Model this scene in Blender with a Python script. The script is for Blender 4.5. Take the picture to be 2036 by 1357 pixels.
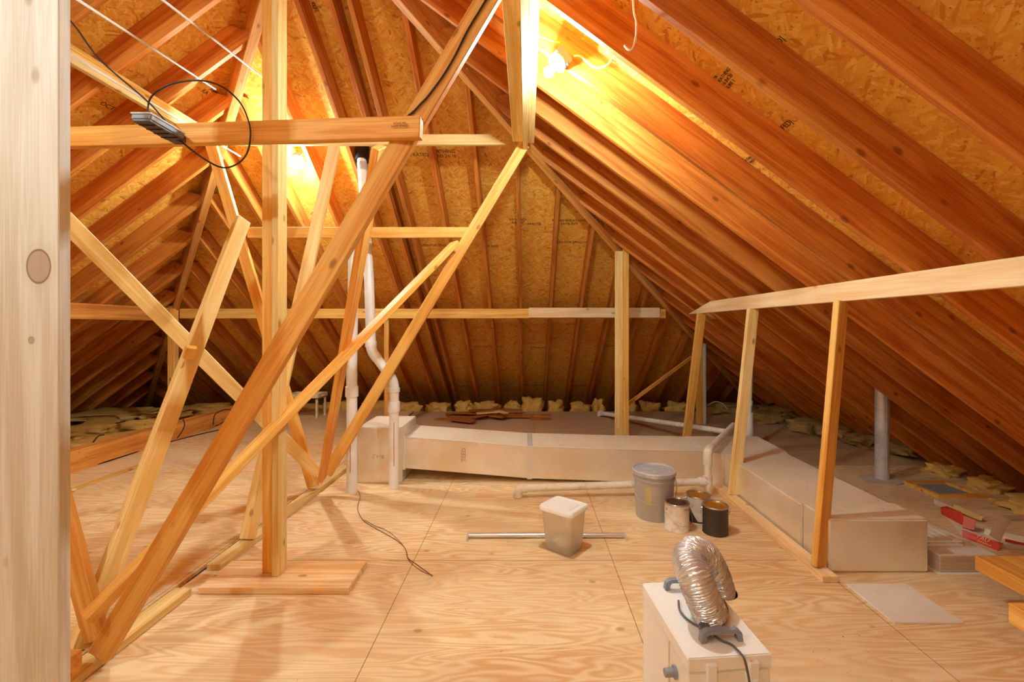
import bpy, bmesh, math, random
from mathutils import Vector, Matrix, noise
C = bpy.context.scene.collection
sc = bpy.context.scene
for o in list(bpy.data.objects): bpy.data.objects.remove(o)

# ---------------------------------------------------------------- camera, world, exposure
F, VX, VY, H = 905.0, 1048.0, 652.0, 1.40          # focal length and principal point of a 2036 x 1357 frame
cd = bpy.data.cameras.new('camera'); cam = bpy.data.objects.new('camera', cd); C.objects.link(cam)
cam.location = (0, 0, H); cam.rotation_euler = (math.pi/2, 0, 0)
cd.sensor_width = 36; cd.lens = F/2036*36
cd.shift_x = (1018-VX)/2036; cd.shift_y = -(678.5-VY)/2036
cd.clip_start = .02
sc.camera = cam
w = bpy.data.worlds.new('world'); sc.world = w; w.use_nodes = True
w.node_tree.nodes['Background'].inputs[0].default_value = (0, 0, 0, 1)
w.node_tree.nodes['Background'].inputs[1].default_value = 0
sc.view_settings.view_transform = 'Standard'; sc.view_settings.look = 'None'
sc.view_settings.gamma = 1; sc.view_settings.use_curve_mapping = False
sc.view_settings.exposure = 2.48
LAMP_COL = (.72, .95, 1.0)

def at(px, py, Y):
    return Vector(((px-VX)/F*Y, Y, H+(VY-py)/F*Y))
S = .74                                             # roof pitch
XR, YE, HW = -1.40, 8.35, 5.57                      # ridge x, back eave of the rafter undersides, half width
YP = YE-HW
ZR = S*HW
def zr_right(x): return S*(XR+HW-x)
def zr_left(x): return S*(x-XR+HW)
def zr_back(y): return S*(YE-y)

# ---------------------------------------------------------------- materials
def srgb(r, g, b):
    f = lambda c: (c/255/12.92) if c/255 <= .04045 else ((c/255+.055)/1.055)**2.4
    return (f(r), f(g), f(b), 1)
def mat(name):
    m = bpy.data.materials.new(name); m.use_nodes = True
    nt = m.node_tree; return m, nt, nt.nodes['Principled BSDF']
def N(nt, t, **kw):
    n = nt.nodes.new(t)
    for k, v in kw.items(): setattr(n, k, v)
    return n
def link(nt, a, b): nt.links.new(a, b)
def M2(nt, op, a, b=None, c=None):
    n = N(nt, 'ShaderNodeMath', operation=op)
    for i, v in enumerate((a, b, c)):
        if v is None: continue
        if isinstance(v, (int, float)): n.inputs[i].default_value = v
        else: link(nt, v, n.inputs[i])
    return n.outputs[0]
def mixc(nt, f, a, b, mode='MIX'):
    n = N(nt, 'ShaderNodeMix', data_type='RGBA', blend_type=mode)
    for i, v in ((0, f), (6, a), (7, b)):
        if isinstance(v, (int, float)): n.inputs[i].default_value = v
        elif isinstance(v, tuple): n.inputs[i].default_value = v
        else: link(nt, v, n.inputs[i])
    return n.outputs[2]
def ss(nt, v, a, b, lo=0., hi=1.):
    n = N(nt, 'ShaderNodeMapRange', interpolation_type='SMOOTHSTEP')
    link(nt, v, n.inputs[0])
    for i, x in enumerate((a, b, lo, hi)): n.inputs[i+1].default_value = x
    return n.outputs[0]
def coords(nt, scale=(1, 1, 1), rot=0., rand=0., src='Object'):
    tc = N(nt, 'ShaderNodeTexCoord')
    o = tc.outputs[src]
    if rand:
        oi = N(nt, 'ShaderNodeObjectInfo')
        v = N(nt, 'ShaderNodeVectorMath', operation='ADD')
        s = N(nt, 'ShaderNodeVectorMath', operation='SCALE'); s.inputs[0].default_value = (rand, rand*.37, rand*.61)
        link(nt, oi.outputs['Random'], s.inputs['Scale'])
        link(nt, o, v.inputs[0]); link(nt, s.outputs[0], v.inputs[1]); o = v.outputs[0]
    mp = N(nt, 'ShaderNodeMapping'); link(nt, o, mp.inputs[0])
    mp.inputs['Scale'].default_value = scale; mp.inputs['Rotation'].default_value = (0, 0, rot)
    return mp.outputs[0]
def tex_noise(nt, vec, scale, detail=3, rough=.5, dist=0.):
    n = N(nt, 'ShaderNodeTexNoise'); link(nt, vec, n.inputs['Vector'])
    n.inputs['Scale'].default_value = scale; n.inputs['Detail'].default_value = detail
    n.inputs['Roughness'].default_value = rough; n.inputs['Distortion'].default_value = dist
    return n.outputs[0]
def bump(nt, bs, h, strength=.3, dist=.002):
    b = N(nt, 'ShaderNodeBump'); b.inputs['Strength'].default_value = strength; b.inputs['Distance'].default_value = dist
    link(nt, h, b.inputs['Height']); link(nt, b.outputs[0], bs.inputs['Normal'])

def wood(name, light, dark, knot=(70, 30, 10), rough=.55, var=.25, grain=1.0, knots=True, spots=()):
    m, nt, bs = mat(name)
    g1 = tex_noise(nt, coords(nt, (.5, 9, 9), rand=50), 2.2*grain, 3, .55, .6)
    rings = M2(nt, 'SINE', M2(nt, 'MULTIPLY', tex_noise(nt, coords(nt, (.35, 16, 16), rand=50), 2.0*grain, 1.5, .4, .25), 70))
    g2 = tex_noise(nt, coords(nt, (4, 210, 210), rand=50), 1.5, 2)
    f = M2(nt, 'ADD', M2(nt, 'MULTIPLY', rings, .16), M2(nt, 'MULTIPLY', M2(nt, 'SUBTRACT', g2, .5), .7))
    f = M2(nt, 'ADD', f, ss(nt, g1, .3, .7))
    f2 = N(nt, 'ShaderNodeClamp'); link(nt, f, f2.inputs[0])
    col = mixc(nt, f2.outputs[0], srgb(*light), srgb(*dark))
    if knots:
        v = N(nt, 'ShaderNodeTexVoronoi'); link(nt, coords(nt, (3.6, 7, 7), rand=50), v.inputs['Vector']); v.inputs['Scale'].default_value = 1.0
        k = ss(nt, v.outputs['Distance'], .05, .125, 1, 0)
        col = mixc(nt, M2(nt, 'MULTIPLY', k, .6), col, srgb(*knot))
    for (cx_, cy_, rx_, ry_) in spots:
        sp_ = N(nt, 'ShaderNodeSeparateXYZ'); link(nt, coords(nt), sp_.inputs[0])
        dd = M2(nt, 'SQRT', M2(nt, 'ADD', M2(nt, 'POWER', M2(nt, 'DIVIDE', M2(nt, 'SUBTRACT', sp_.outputs[0], cx_), rx_), 2), M2(nt, 'POWER', M2(nt, 'DIVIDE', M2(nt, 'SUBTRACT', sp_.outputs[2], cy_), ry_), 2)))
        col = mixc(nt, ss(nt, dd, 1., 1.9, .35, 0), col, srgb(*dark))
        col = mixc(nt, ss(nt, dd, .92, 1.02, .8, 0), col, srgb(176, 148, 130)); col = mixc(nt, M2(nt, 'MULTIPLY', ss(nt, dd, .86, .97), ss(nt, dd, .97, 1.08, .8, 0)), col, srgb(110, 76, 56))
    oi = N(nt, 'ShaderNodeObjectInfo')
    hsv = N(nt, 'ShaderNodeHueSaturation'); link(nt, col, hsv.inputs['Color'])
    link(nt, M2(nt, 'ADD', 1-var/2, M2(nt, 'MULTIPLY', oi.outputs['Random'], var)), hsv.inputs['Value'])
    link(nt, hsv.outputs[0], bs.inputs['Base Color'])
    bs.inputs['Roughness'].default_value = rough; bs.inputs['Specular IOR Level'].default_value = .3
    bump(nt, bs, g2, .15, .001)
    return m
def plain(name, rgb, rough=.5, metal=0., spec=.5, mottle=0., mrgb=None, scale=20):
    m, nt, bs = mat(name)
    bs.inputs['Base Color'].default_value = srgb(*rgb); bs.inputs['Roughness'].default_value = rough
    bs.inputs['Metallic'].default_value = metal; bs.inputs['Specular IOR Level'].default_value = spec
    if mottle:
        n = tex_noise(nt, coords(nt, (1, 1, 1), rand=9), scale, 5, .65)
        c = mixc(nt, M2(nt, 'MULTIPLY', ss(nt, n, .45, .7), mottle), srgb(*rgb), srgb(*(mrgb or tuple(int(c*.6) for c in rgb))))
        link(nt, c, bs.inputs['Base Color'])
    return m

W_PALE = wood('pale_lumber', (252, 224, 160), (236, 190, 108), (140, 80, 30))
W_GOLD = wood('golden_lumber', (250, 200, 108), (232, 156, 62), (130, 60, 20))
W_ORNG = wood('orange_lumber', (248, 190, 102), (228, 146, 56), (120, 50, 16))
W_RAFT = wood('rafter_lumber', (226, 146, 62), (190, 98, 30), (90, 34, 10), var=.3)
W_HIPL = wood('hip_board_lumber', (236, 170, 92), (206, 128, 54), (90, 40, 14))
W_HIP = wood('hip_lumber', (216, 140, 74), (180, 100, 44), (80, 34, 12))
W_GREY = wood('weathered_lumber', (222, 216, 204), (194, 180, 160), (150, 120, 96), var=.1)
W_STUD = wood('whitish_board_lumber', (226, 220, 208), (204, 190, 170), (160, 130, 106), var=.1, spots=((1.586, .059, .052, .037), (1.362, .0365, .011, .009)))
W_RAIL = wood('rail_lumber', (252, 222, 178), (240, 196, 138), (170, 100, 40), var=.1)
W_BEAM = wood('floor_beam_lumber', (240, 168, 84), (212, 124, 48), (60, 20, 8))
W_LAM = wood('laminate_flooring', (206, 122, 58), (164, 86, 34), knots=False, rough=.3)
W_TRAY = wood('tray_wood', (240, 214, 176), (222, 186, 140), knots=False)

def osb():
    m, nt, bs = mat('oriented_strand_board')
    best = pri = None
    for i, (a, sx, sy) in enumerate(((.15, 11, 52), (.7, 14, 60), (-.5, 10, 46), (2.4, 14, 66), (1.3, 18, 60))):
        vec = coords(nt, (1, 1, 1), rot=a)
        nz = N(nt, 'ShaderNodeTexNoise'); link(nt, vec, nz.inputs['Vector']); nz.inputs['Scale'].default_value = 5; nz.inputs['Detail'].default_value = 1
        ad = N(nt, 'ShaderNodeVectorMath', operation='MULTIPLY_ADD'); link(nt, nz.outputs['Color'], ad.inputs[0])
        ad.inputs[1].default_value = (.06, .06, 0); link(nt, vec, ad.inputs[2])
        mp = N(nt, 'ShaderNodeMapping'); link(nt, ad.outputs[0], mp.inputs[0]); mp.inputs['Scale'].default_value = (sx, sy, 1); mp.inputs['Location'].default_value = (i*7.3, i*3.1, 0)
        v = N(nt, 'ShaderNodeTexVoronoi', voronoi_dimensions='2D'); link(nt, mp.outputs[0], v.inputs['Vector']); v.inputs['Scale'].default_value = 1
        sep = N(nt, 'ShaderNodeSeparateColor'); link(nt, v.outputs['Color'], sep.inputs[0])
        p = M2(nt, 'SUBTRACT', sep.outputs[1], M2(nt, 'MULTIPLY', v.outputs['Distance'], .55))
        if best is None: best, pri = sep.outputs[0], p
        else:
            g = M2(nt, 'GREATER_THAN', p, pri)
            mx = N(nt, 'ShaderNodeMix', data_type='FLOAT'); link(nt, g, mx.inputs[0]); link(nt, best, mx.inputs[2]); link(nt, sep.outputs[0], mx.inputs[3])
            best = mx.outputs[0]; pri = M2(nt, 'MAXIMUM', p, pri)
    r = N(nt, 'ShaderNodeValToRGB'); link(nt, best, r.inputs[0])
    e = r.color_ramp.elements
    e[0].position = 0; e[0].color = srgb(206, 122, 40); e[1].position = 1; e[1].color = srgb(250, 200, 100)
    for p, c in ((.1, (232, 154, 54)), (.4, (238, 166, 62)), (.8, (244, 182, 76))):
        x = e.new(p); x.color = srgb(*c)
    fine = tex_noise(nt, coords(nt, (1, 1, 1), rot=.4), 90, 2, .6)
    col = mixc(nt, ss(nt, fine, .64, .74), r.outputs[0], srgb(150, 72, 20))
    link(nt, col, bs.inputs['Base Color']); bs.inputs['Roughness'].default_value = .5; bs.inputs['Specular IOR Level'].default_value = .35
    bump(nt, bs, best, .35, .003)
    return m
OSB = osb()

def plywood(name, light, dark, seams=True, ox=-.68, oy=2.736, dusty=0., vertical=False, ringy=1.):
    m, nt, bs = mat(name)
    sc_ = (5.5, .8, 1) if vertical else (.8, 5.5, 1)
    n1 = tex_noise(nt, coords(nt, sc_), 1.25, 2.5, .45, .5)
    rings = M2(nt, 'SINE', M2(nt, 'MULTIPLY', n1, 85*ringy))
    n2 = tex_noise(nt, coords(nt, (60, 2, 1) if vertical else (2, 60, 1)), 2, 3)
    f = M2(nt, 'ADD', M2(nt, 'MULTIPLY', M2(nt, 'ADD', rings, 1), .36), M2(nt, 'MULTIPLY', n2, .35))
    big = tex_noise(nt, coords(nt), .9, 3)
    f = M2(nt, 'MULTIPLY', f, ss(nt, big, .25, .65, .35, 1.15))
    cl = N(nt, 'ShaderNodeClamp'); link(nt, f, cl.inputs[0])
    col = mixc(nt, cl.outputs[0], srgb(*light), srgb(*dark))
    if dusty:
        d = tex_noise(nt, coords(nt), 1.1, 5, .6)
        col = mixc(nt, M2(nt, 'MULTIPLY', ss(nt, d, .3, .6), dusty), col, srgb(214, 170, 128))
    v = N(nt, 'ShaderNodeTexVoronoi'); link(nt, coords(nt, (3.1, 4.4, 1)), v.inputs['Vector']); v.inputs['Scale'].default_value = 1
    col = mixc(nt, M2(nt, 'MULTIPLY', ss(nt, v.outputs['Distance'], .03, .09, 1, 0), .45), col, srgb(150, 84, 40))
    sp = tex_noise(nt, coords(nt), 75, 2, .6)
    sp2 = tex_noise(nt, coords(nt), 2.3, 2)
    col = mixc(nt, M2(nt, 'MULTIPLY', ss(nt, sp, .68, .74), ss(nt, sp2, .45, .6)), col, srgb(120, 74, 40))
    if seams:
        tc = N(nt, 'ShaderNodeTexCoord'); sx = N(nt, 'ShaderNodeSeparateXYZ'); link(nt, tc.outputs['Object'], sx.inputs[0])
        ax = M2(nt, 'PINGPONG', M2(nt, 'SUBTRACT', sx.outputs[0], ox), .597)
        ay = M2(nt, 'PINGPONG', M2(nt, 'SUBTRACT', sx.outputs[1], oy), 1.22)
        s = M2(nt, 'MAXIMUM', M2(nt, 'LESS_THAN', ax, .0017), M2(nt, 'LESS_THAN', ay, .0024))
        col = mixc(nt, M2(nt, 'MULTIPLY', s, .8), col, srgb(90, 48, 22))
    link(nt, col, bs.inputs['Base Color']); bs.inputs['Roughness'].default_value = .6; bs.inputs['Specular IOR Level'].default_value = .25
    return m
PLY = plywood('plywood_subfloor', (248, 228, 184), (224, 174, 114), dusty=.35)
PLY_L = plywood('plywood_left', (250, 226, 178), (226, 172, 108), ox=-3.1, oy=1.9, dusty=.3)
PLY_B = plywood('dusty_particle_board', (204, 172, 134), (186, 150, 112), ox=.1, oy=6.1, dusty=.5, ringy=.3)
PLANK = wood('plank_lumber', (246, 214, 168), (222, 168, 108), (150, 80, 40))

def foil():
    m, nt, bs = mat('duct_board_foil')
    geo = N(nt, 'ShaderNodeNewGeometry'); sx = N(nt, 'ShaderNodeSeparateXYZ'); link(nt, geo.outputs['Normal'], sx.inputs[0])
    top = ss(nt, sx.outputs[2], .5, .9)
    dn = tex_noise(nt, coords(nt), 3, 4)
    dust = mixc(nt, dn, srgb(240, 226, 204), srgb(222, 200, 170))
    sp = tex_noise(nt, coords(nt, (1, 1, 1)), 42, 2, .6)
    dust = mixc(nt, ss(nt, sp, .68, .74), dust, srgb(140, 104, 76))
    base = mixc(nt, ss(nt, tex_noise(nt, coords(nt), 2.2, 3), .35, .7), srgb(244, 232, 214), srgb(252, 248, 240))
    link(nt, mixc(nt, top, base, dust), bs.inputs['Base Color'])
    link(nt, M2(nt, 'MULTIPLY', M2(nt, 'SUBTRACT', 1, top), .55), bs.inputs['Metallic'])
    link(nt, M2(nt, 'ADD', .34, M2(nt, 'MULTIPLY', top, .4)), bs.inputs['Roughness'])
    b1 = N(nt, 'ShaderNodeTexWave', wave_type='BANDS', bands_direction='Z'); b1.inputs['Scale'].default_value = 60; link(nt, coords(nt), b1.inputs[0])
    b2 = N(nt, 'ShaderNodeTexWave', wave_type='BANDS', bands_direction='X'); b2.inputs['Scale'].default_value = 60; link(nt, coords(nt), b2.inputs[0])
    big = tex_noise(nt, coords(nt, (2, 2, 4)), 3, 2)
    h = M2(nt, 'ADD', M2(nt, 'MULTIPLY', M2(nt, 'ADD', b1.outputs[1], b2.outputs[1]), .07), M2(nt, 'MULTIPLY', big, 2.2))
    bump(nt, bs, h, .45, .008)
    return m
FOIL = foil()
FOIL_TAPE = plain('foil_tape', (240, 232, 220), .28, .35)
def flexfoil():
    m, nt, bs = mat('crinkled_foil')
    bs.inputs['Base Color'].default_value = srgb(226, 230, 238); bs.inputs['Metallic'].default_value = .6; bs.inputs['Roughness'].default_value = .2
    n = tex_noise(nt, coords(nt), 55, 3, .6); bump(nt, bs, n, .8, .004)
    return m
FLEX = flexfoil()
PVC = plain('white_pvc', (248, 244, 240), .35, spec=.5, mottle=.25, mrgb=(226, 190, 160), scale=6)
PVC_D = plain('dusty_pvc', (244, 236, 222), .55, mottle=.5, mrgb=(206, 170, 136), scale=14)
PVC_R = plain('pvc_red_print', (214, 120, 110), .5)
GALV = plain('galvanised_steel', (224, 226, 232), .3, .5, mottle=.4, mrgb=(150, 148, 150), scale=12)
STEEL = plain('steel_tube', (224, 224, 228), .25, .7)
BLACK = plain('black_cable', (38, 28, 24), .45)
GREYCORD = plain('grey_cord', (96, 88, 86), .5)
WHITEW = plain('white_cable', (240, 226, 208), .5)
YELLOWW = plain('yellow_cable', (250, 200, 70), .5)
BROWNW = plain('brown_wire', (130, 76, 40), .6)
RODM = plain('white_fibreglass', (250, 244, 238), .4)
def insul():
    m, nt, bs = mat('fibreglass_wool')
    n = tex_noise(nt, coords(nt, (1, 1, 1), rand=5), 12, 5, .65)
    link(nt, mixc(nt, n, srgb(250, 206, 116), srgb(220, 154, 66)), bs.inputs['Base Color']); bs.inputs['Roughness'].default_value = 1
    bs.inputs['Specular IOR Level'].default_value = .05
    bump(nt, bs, tex_noise(nt, coords(nt), 70, 4, .7), 1., .01)
    return m
INS = insul()
INS_KRAFT_SHADE = plain('shaded_kraft_insulation', (176, 136, 70), .9, mottle=.6, mrgb=(120, 84, 44), scale=10)  # brown kraft facing; its dark tone also paints in the corner's shade
BUCKET = plain('grey_bucket_plastic', (186, 178, 176), .45, mottle=.2, mrgb=(216, 206, 196), scale=5)
BUCKET_LID = plain('grey_bucket_lid', (184, 184, 192), .45, mottle=.8, mrgb=(228, 220, 208), scale=16)
CAN_W = plain('white_can_label', (246, 238, 228), .5, mottle=.55, mrgb=(200, 166, 142), scale=24)
CAN_K = plain('black_can_paint', (62, 52, 46), .5, mottle=.3, mrgb=(84, 70, 60), scale=30)
CAN_G = plain('amber_lid', (196, 138, 44), .3, .4, mottle=.5, mrgb=(150, 92, 24), scale=12)
CAN_D = plain('dark_lid', (104, 84, 72), .35, .6, mottle=.5, mrgb=(70, 54, 46))
TIN = plain('tin_rim', (196, 186, 176), .3, .9)
LIDW = plain('white_plastic_lid', (250, 248, 246), .35)
CABM = plain('white_enamel', (246, 242, 238), .35, mottle=.1, scale=4)
GREYP = plain('grey_plastic', (142, 146, 154), .45)
TILEM = plain('ceramic_tile', (238, 228, 216), .35, mottle=.35, mrgb=(226, 208, 188), scale=16)
TILE_E = plain('tile_edge', (222, 196, 172), .6)
TILE_W = plain('white_tile', (250, 240, 226), .3)
REDC = plain('red_carton', (204, 56, 34), .45, mottle=.3, mrgb=(222, 96, 70), scale=14)
CREAMC = plain('cream_carton', (236, 214, 186), .7)
YELC = plain('yellow_carton', (232, 196, 120), .7)
GOLDT = plain('gold_print', (238, 188, 110), .5)
INK = plain('stamp_ink', (70, 40, 22), .8)
INKF = plain('faded_stamp_ink', (130, 76, 34), .8)
DARKBOX = plain('blue_grey_box', (96, 112, 116), .5)
PORC = plain('porcelain', (248, 246, 242), .25)
GREYB = plain('grey_flood_housing', (150, 156, 166), .45)
GREYD = plain('dark_flood_back', (96, 80, 76), .5)
RUBB = plain('black_boot', (24, 22, 26), .5)
CARD = plain('dusty_cardboard', (196, 178, 158), .9, mottle=.3)
GRIT = plain('grey_filter_mesh', (150, 150, 152), .9, mottle=.9, mrgb=(96, 96, 100), scale=120)
DRYW = plain('drywall_back', (150, 126, 104), .9, mottle=.4)
def plastic_tr():
    m, nt, bs = mat('frosted_plastic')
    bs.inputs['Base Color'].default_value = srgb(252, 246, 238); bs.inputs['Roughness'].default_value = .45
    bs.inputs['Transmission Weight'].default_value = .75; bs.inputs['IOR'].default_value = 1.12
    return m
FROST = plastic_tr()
def glow(name, s, col=(1, .97, .92, 1)):
    m, nt, bs = mat(name)
    bs.inputs['Emission Color'].default_value = col; bs.inputs['Emission Strength'].default_value = s
    return m
BULB = glow('lit_bulb', 40)

# ---------------------------------------------------------------- helpers
def obj(name, bm_or_me, m, parent=None, smooth=False):
    if isinstance(bm_or_me, bmesh.types.BMesh):
        me = bpy.data.meshes.new(name); bmesh.ops.recalc_face_normals(bm_or_me, faces=bm_or_me.faces[:]); bm_or_me.to_mesh(me); bm_or_me.free()
    else: me = bm_or_me
    if m is not None:
        for mm in (m if isinstance(m, (list, tuple)) else [m]): me.materials.append(mm)
    if smooth:
        for p in me.polygons: p.use_smooth = True
        if smooth == 'auto':
            me.set_sharp_from_angle(angle=math.radians(35))
    o = bpy.data.objects.new(name, me); C.objects.link(o)
    if parent: o.parent = parent
    return o
def tag(o, label=None, cat=None, group=None, kind=None):
    if label: o['label'] = label
    if cat: o['category'] = cat
    if group: o['group'] = group
    if kind: o['kind'] = kind
    return o
def thing(name, label, cat, loc=(0, 0, 0), rz=0, group=None):
    o = bpy.data.objects.new(name, None); C.objects.link(o); o.empty_display_size = .05
    o.location = loc; o.rotation_euler = (0, 0, rz)
    return tag(o, label, cat, group)
def bm_box(bm, lo, hi, bev=0.):
    lo, hi = Vector(lo), Vector(hi)
    r = bmesh.ops.create_cube(bm, size=1)
    for v in r['verts']:
        v.co = Vector([(lo[i]+hi[i])/2 + v.co[i]*(hi[i]-lo[i]) for i in range(3)])
    if bev:
        es = list({e for v in r['verts'] for e in v.link_edges})
        bmesh.ops.bevel(bm, geom=es, offset=bev, segments=2, affect='EDGES')
    return bm
def box(lo, hi, bev=0.): return bm_box(bmesh.new(), lo, hi, bev)
def frame(d, n):
    d = d.normalized(); n = Vector(n); n = (n-d*n.dot(d)).normalized(); y = n.cross(d)
    return d, y, n
def board_at(name, p0, p1, wd, th, n, m, label, cat='timber', group=None, c0=0., c1=0., bev=.003, parent=None):
    """lumber from p0 to p1: wd across, th along n; c0/c1 slide the ends along the length, across the width (mitre)"""
    p0, p1 = Vector(p0), Vector(p1)
    d, y, nn = frame(p1-p0, n); L = (p1-p0).length
    bm = bmesh.new(); vs = []
    for sx, c in ((0, c0), (L, c1)):
        for sy in (-1, 1):
            for sz in (-1, 1):
                vs.append(bm.verts.new((sx+c*sy, sy*wd/2, sz*th/2)))
    for f in ((0, 1, 3, 2), (4, 6, 7, 5), (0, 4, 5, 1), (2, 3, 7, 6), (0, 2, 6, 4), (1, 5, 7, 3)):
        bm.faces.new([vs[i] for i in f])
    if bev: bmesh.ops.bevel(bm, geom=bm.edges[:], offset=bev, segments=1, affect='EDGES')
    o = obj(name, bm, m, parent)
    R = Matrix((d, y, nn)).transposed().to_4x4(); R.translation = p0
    o.matrix_world = R
    return tag(o, label, cat, group) if label else o
def tube_bm(bm, pts, r, seg=12, cap=True, closed=False):
    pts = [Vector(p) for p in pts]; rings = []
    rr = r if isinstance(r, (list, tuple)) else [r]*len(pts)
    up = None
    for i, p in enumerate(pts):
        a = pts[max(i-1, 0)]; b = pts[min(i+1, len(pts)-1)]; d = (b-a).normalized()
        if up is None:
            up = Vector((0, 0, 1)) if abs(d.z) < .9 else Vector((1, 0, 0))
        u = (up-d*up.dot(d)).normalized(); v = d.cross(u); up = u
        rings.append([bm.verts.new(p+(u*math.cos(2*math.pi*k/seg)+v*math.sin(2*math.pi*k/seg))*rr[i]) for k in range(seg)])
    for i in range(len(rings)-1):
        for k in range(seg):
            bm.faces.new((rings[i][k], rings[i][(k+1) % seg], rings[i+1][(k+1) % seg], rings[i+1][k]))
    if cap: bm.faces.new(rings[0][::-1]); bm.faces.new(rings[-1])
    return bm
def tube(pts, r, seg=12): return tube_bm(bmesh.new(), pts, r, seg)
def smooth_path(pts, n=6):
    pts = [Vector(p) for p in pts]; out = []
    P = [pts[0]]+pts+[pts[-1]]
    for i in range(1, len(P)-2):
        for k in range(n):
            t = k/n; a, b, c, d = P[i-1], P[i], P[i+1], P[i+2]
            out.append(.5*((2*b)+(c-a)*t+(2*a-5*b+4*c-d)*t*t+(3*b-a-3*c+d)*t**3))
    out.append(pts[-1]); return out
def bend(pts, r, n=5):
    """polyline with rounded corners of radius r"""
    pts = [Vector(p) for p in pts]; out = [pts[0]]
    for i in range(1, len(pts)-1):
        a = (pts[i-1]-pts[i]).normalized(); b = (pts[i+1]-pts[i]).normalized()
        s, e = pts[i]+a*r, pts[i]+b*r
        for k in range(n+1):
            t = k/n; out.append(s*(1-t)**2+pts[i]*2*t*(1-t)+e*t*t)
    out.append(pts[-1]); return out
def lathe(prof, seg=40, cap=True):
    bm = bmesh.new(); rings = []
    for (r, z) in prof: rings.append([bm.verts.new((r*math.cos(2*math.pi*k/seg), r*math.sin(2*math.pi*k/seg), z)) for k in range(seg)])
    for i in range(len(rings)-1):
        for k in range(seg): bm.faces.new((rings[i][k], rings[i][(k+1) % seg], rings[i+1][(k+1) % seg], rings[i+1][k]))
    if cap: bm.faces.new(rings[0][::-1]); bm.faces.new(rings[-1])
    return bm
def text_mesh(body, size, depth=.0006):
    cu = bpy.data.curves.new('lettering', 'FONT'); cu.body = body; cu.size = size; cu.extrude = depth
    cu.align_x = 'CENTER'; cu.align_y = 'CENTER'
    o = bpy.data.objects.new('lettering', cu); C.objects.link(o)
    bpy.context.view_layer.update()
    me = bpy.data.meshes.new_from_object(o.evaluated_get(bpy.context.evaluated_depsgraph_get()))
    bpy.data.objects.remove(o); return me
def write(body, size, p, right, up, m, parent=None):
    me = text_mesh(body, size); o = obj('lettering', me, m, parent)
    r = Vector(right).normalized(); u = Vector(up); u = (u-r*u.dot(r)).normalized(); n = r.cross(u)
    R = Matrix((r, u, n)).transposed().to_4x4(); R.translation = Vector(p)
    if parent: o.matrix_parent_inverse = parent.matrix_basis.inverted()
    o.matrix_basis = R
    return o
ORD = 'first second third fourth fifth sixth seventh eighth ninth tenth eleventh twelfth thirteenth fourteenth fifteenth sixteenth seventeenth eighteenth nineteenth twentieth twenty-first twenty-second'.split()
def nudge(o, v): o.location = o.location+Vector(v)

# ---------------------------------------------------------------- setting: floors, roof decks, end wall
DK = .229                                           # rafter depth measured vertically
Y0 = -2.2
def slab(name, poly, z0, z1, m):
    bm = bmesh.new(); a = [bm.verts.new((x, y, z0)) for x, y in poly]; b = [bm.verts.new((x, y, z1)) for x, y in poly]
    bm.faces.new(a[::-1]); bm.faces.new(b); n = len(poly)
    for i in range(n): bm.faces.new((a[i], a[(i+1) % n], b[(i+1) % n], b[i]))
    return tag(obj(name, bm, m), kind='structure')
slab('floor', [(-1.862, Y0), (4.3, Y0), (4.3, 4.62), (-1.862, 4.62)], -.022, 0, PLY)
slab('floor.001', [(-4.33, Y0), (-1.885, Y0), (-1.885, 7.6), (-4.33, 7.6)], -.01, .012, PLY_L)
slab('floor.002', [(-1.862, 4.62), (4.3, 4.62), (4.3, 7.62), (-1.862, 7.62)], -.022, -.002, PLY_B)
slab('floor.003', [(-7.4, Y0), (4.6, Y0), (4.6, 8.8), (-7.4, 8.8)], -.26, -.24, DRYW)
def plane(name, pts, origin, ux, uy, th=.012):
    ux, uy = Vector(ux).normalized(), Vector(uy).normalized(); n = ux.cross(uy); origin = Vector(origin)
    bm = bmesh.new(); a = []; b = []; th = -th
    for p in pts:
        q = Vector(p)-origin; a.append(bm.verts.new((q.dot(ux), q.dot(uy), 0))); b.append(bm.verts.new((q.dot(ux), q.dot(uy), th)))
    bm.faces.new(a[::-1]); bm.faces.new(b)
    for i in range(len(a)): bm.faces.new((a[i], a[(i+1) % len(a)], b[(i+1) % len(a)], b[i]))
    o = obj(name, bm, OSB); R = Matrix((ux, uy, n)).transposed().to_4x4(); R.translation = origin; o.matrix_world = R
    return tag(o, kind='structure')
ZP = ZR+DK; EX = DK/S+.34
PK = (XR, YP, ZP); xr, xl, yb, ze = XR+HW+EX, XR-HW-EX, YE+EX, -.34*S
DECK_R = plane('ceiling', [(XR, Y0, ZP), (xr, Y0, ze), (xr, yb, ze), PK], (XR, 0, ZP), (0, -1, 0), (-1, 0, S))
DECK_L = plane('ceiling.001', [(XR, Y0, ZP), PK, (xl, yb, ze), (xl, Y0, ze)], (XR, 0, ZP), (0, 1, 0), (1, 0, S))
DECK_B = plane('ceiling.002', [PK, (xr, yb, ze), (xl, yb, ze)], PK, (1, 0, 0), (0, -1, S))
DECK_B.matrix_world = DECK_B.matrix_world
bm = bmesh.new(); a = [bm.verts.new(v) for v in ((xl, Y0, -.25), (xr, Y0, -.25), (XR, Y0, ZP))]; b = [bm.verts.new(v.co+Vector((0, -.05, 0))) for v in a]
bm.faces.new(a); bm.faces.new(b[::-1])
for i in range(3): bm.faces.new((a[i], b[i], b[(i+1) % 3], a[(i+1) % 3]))
tag(obj('wall_front', bm, PLY_L), kind='structure')

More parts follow.
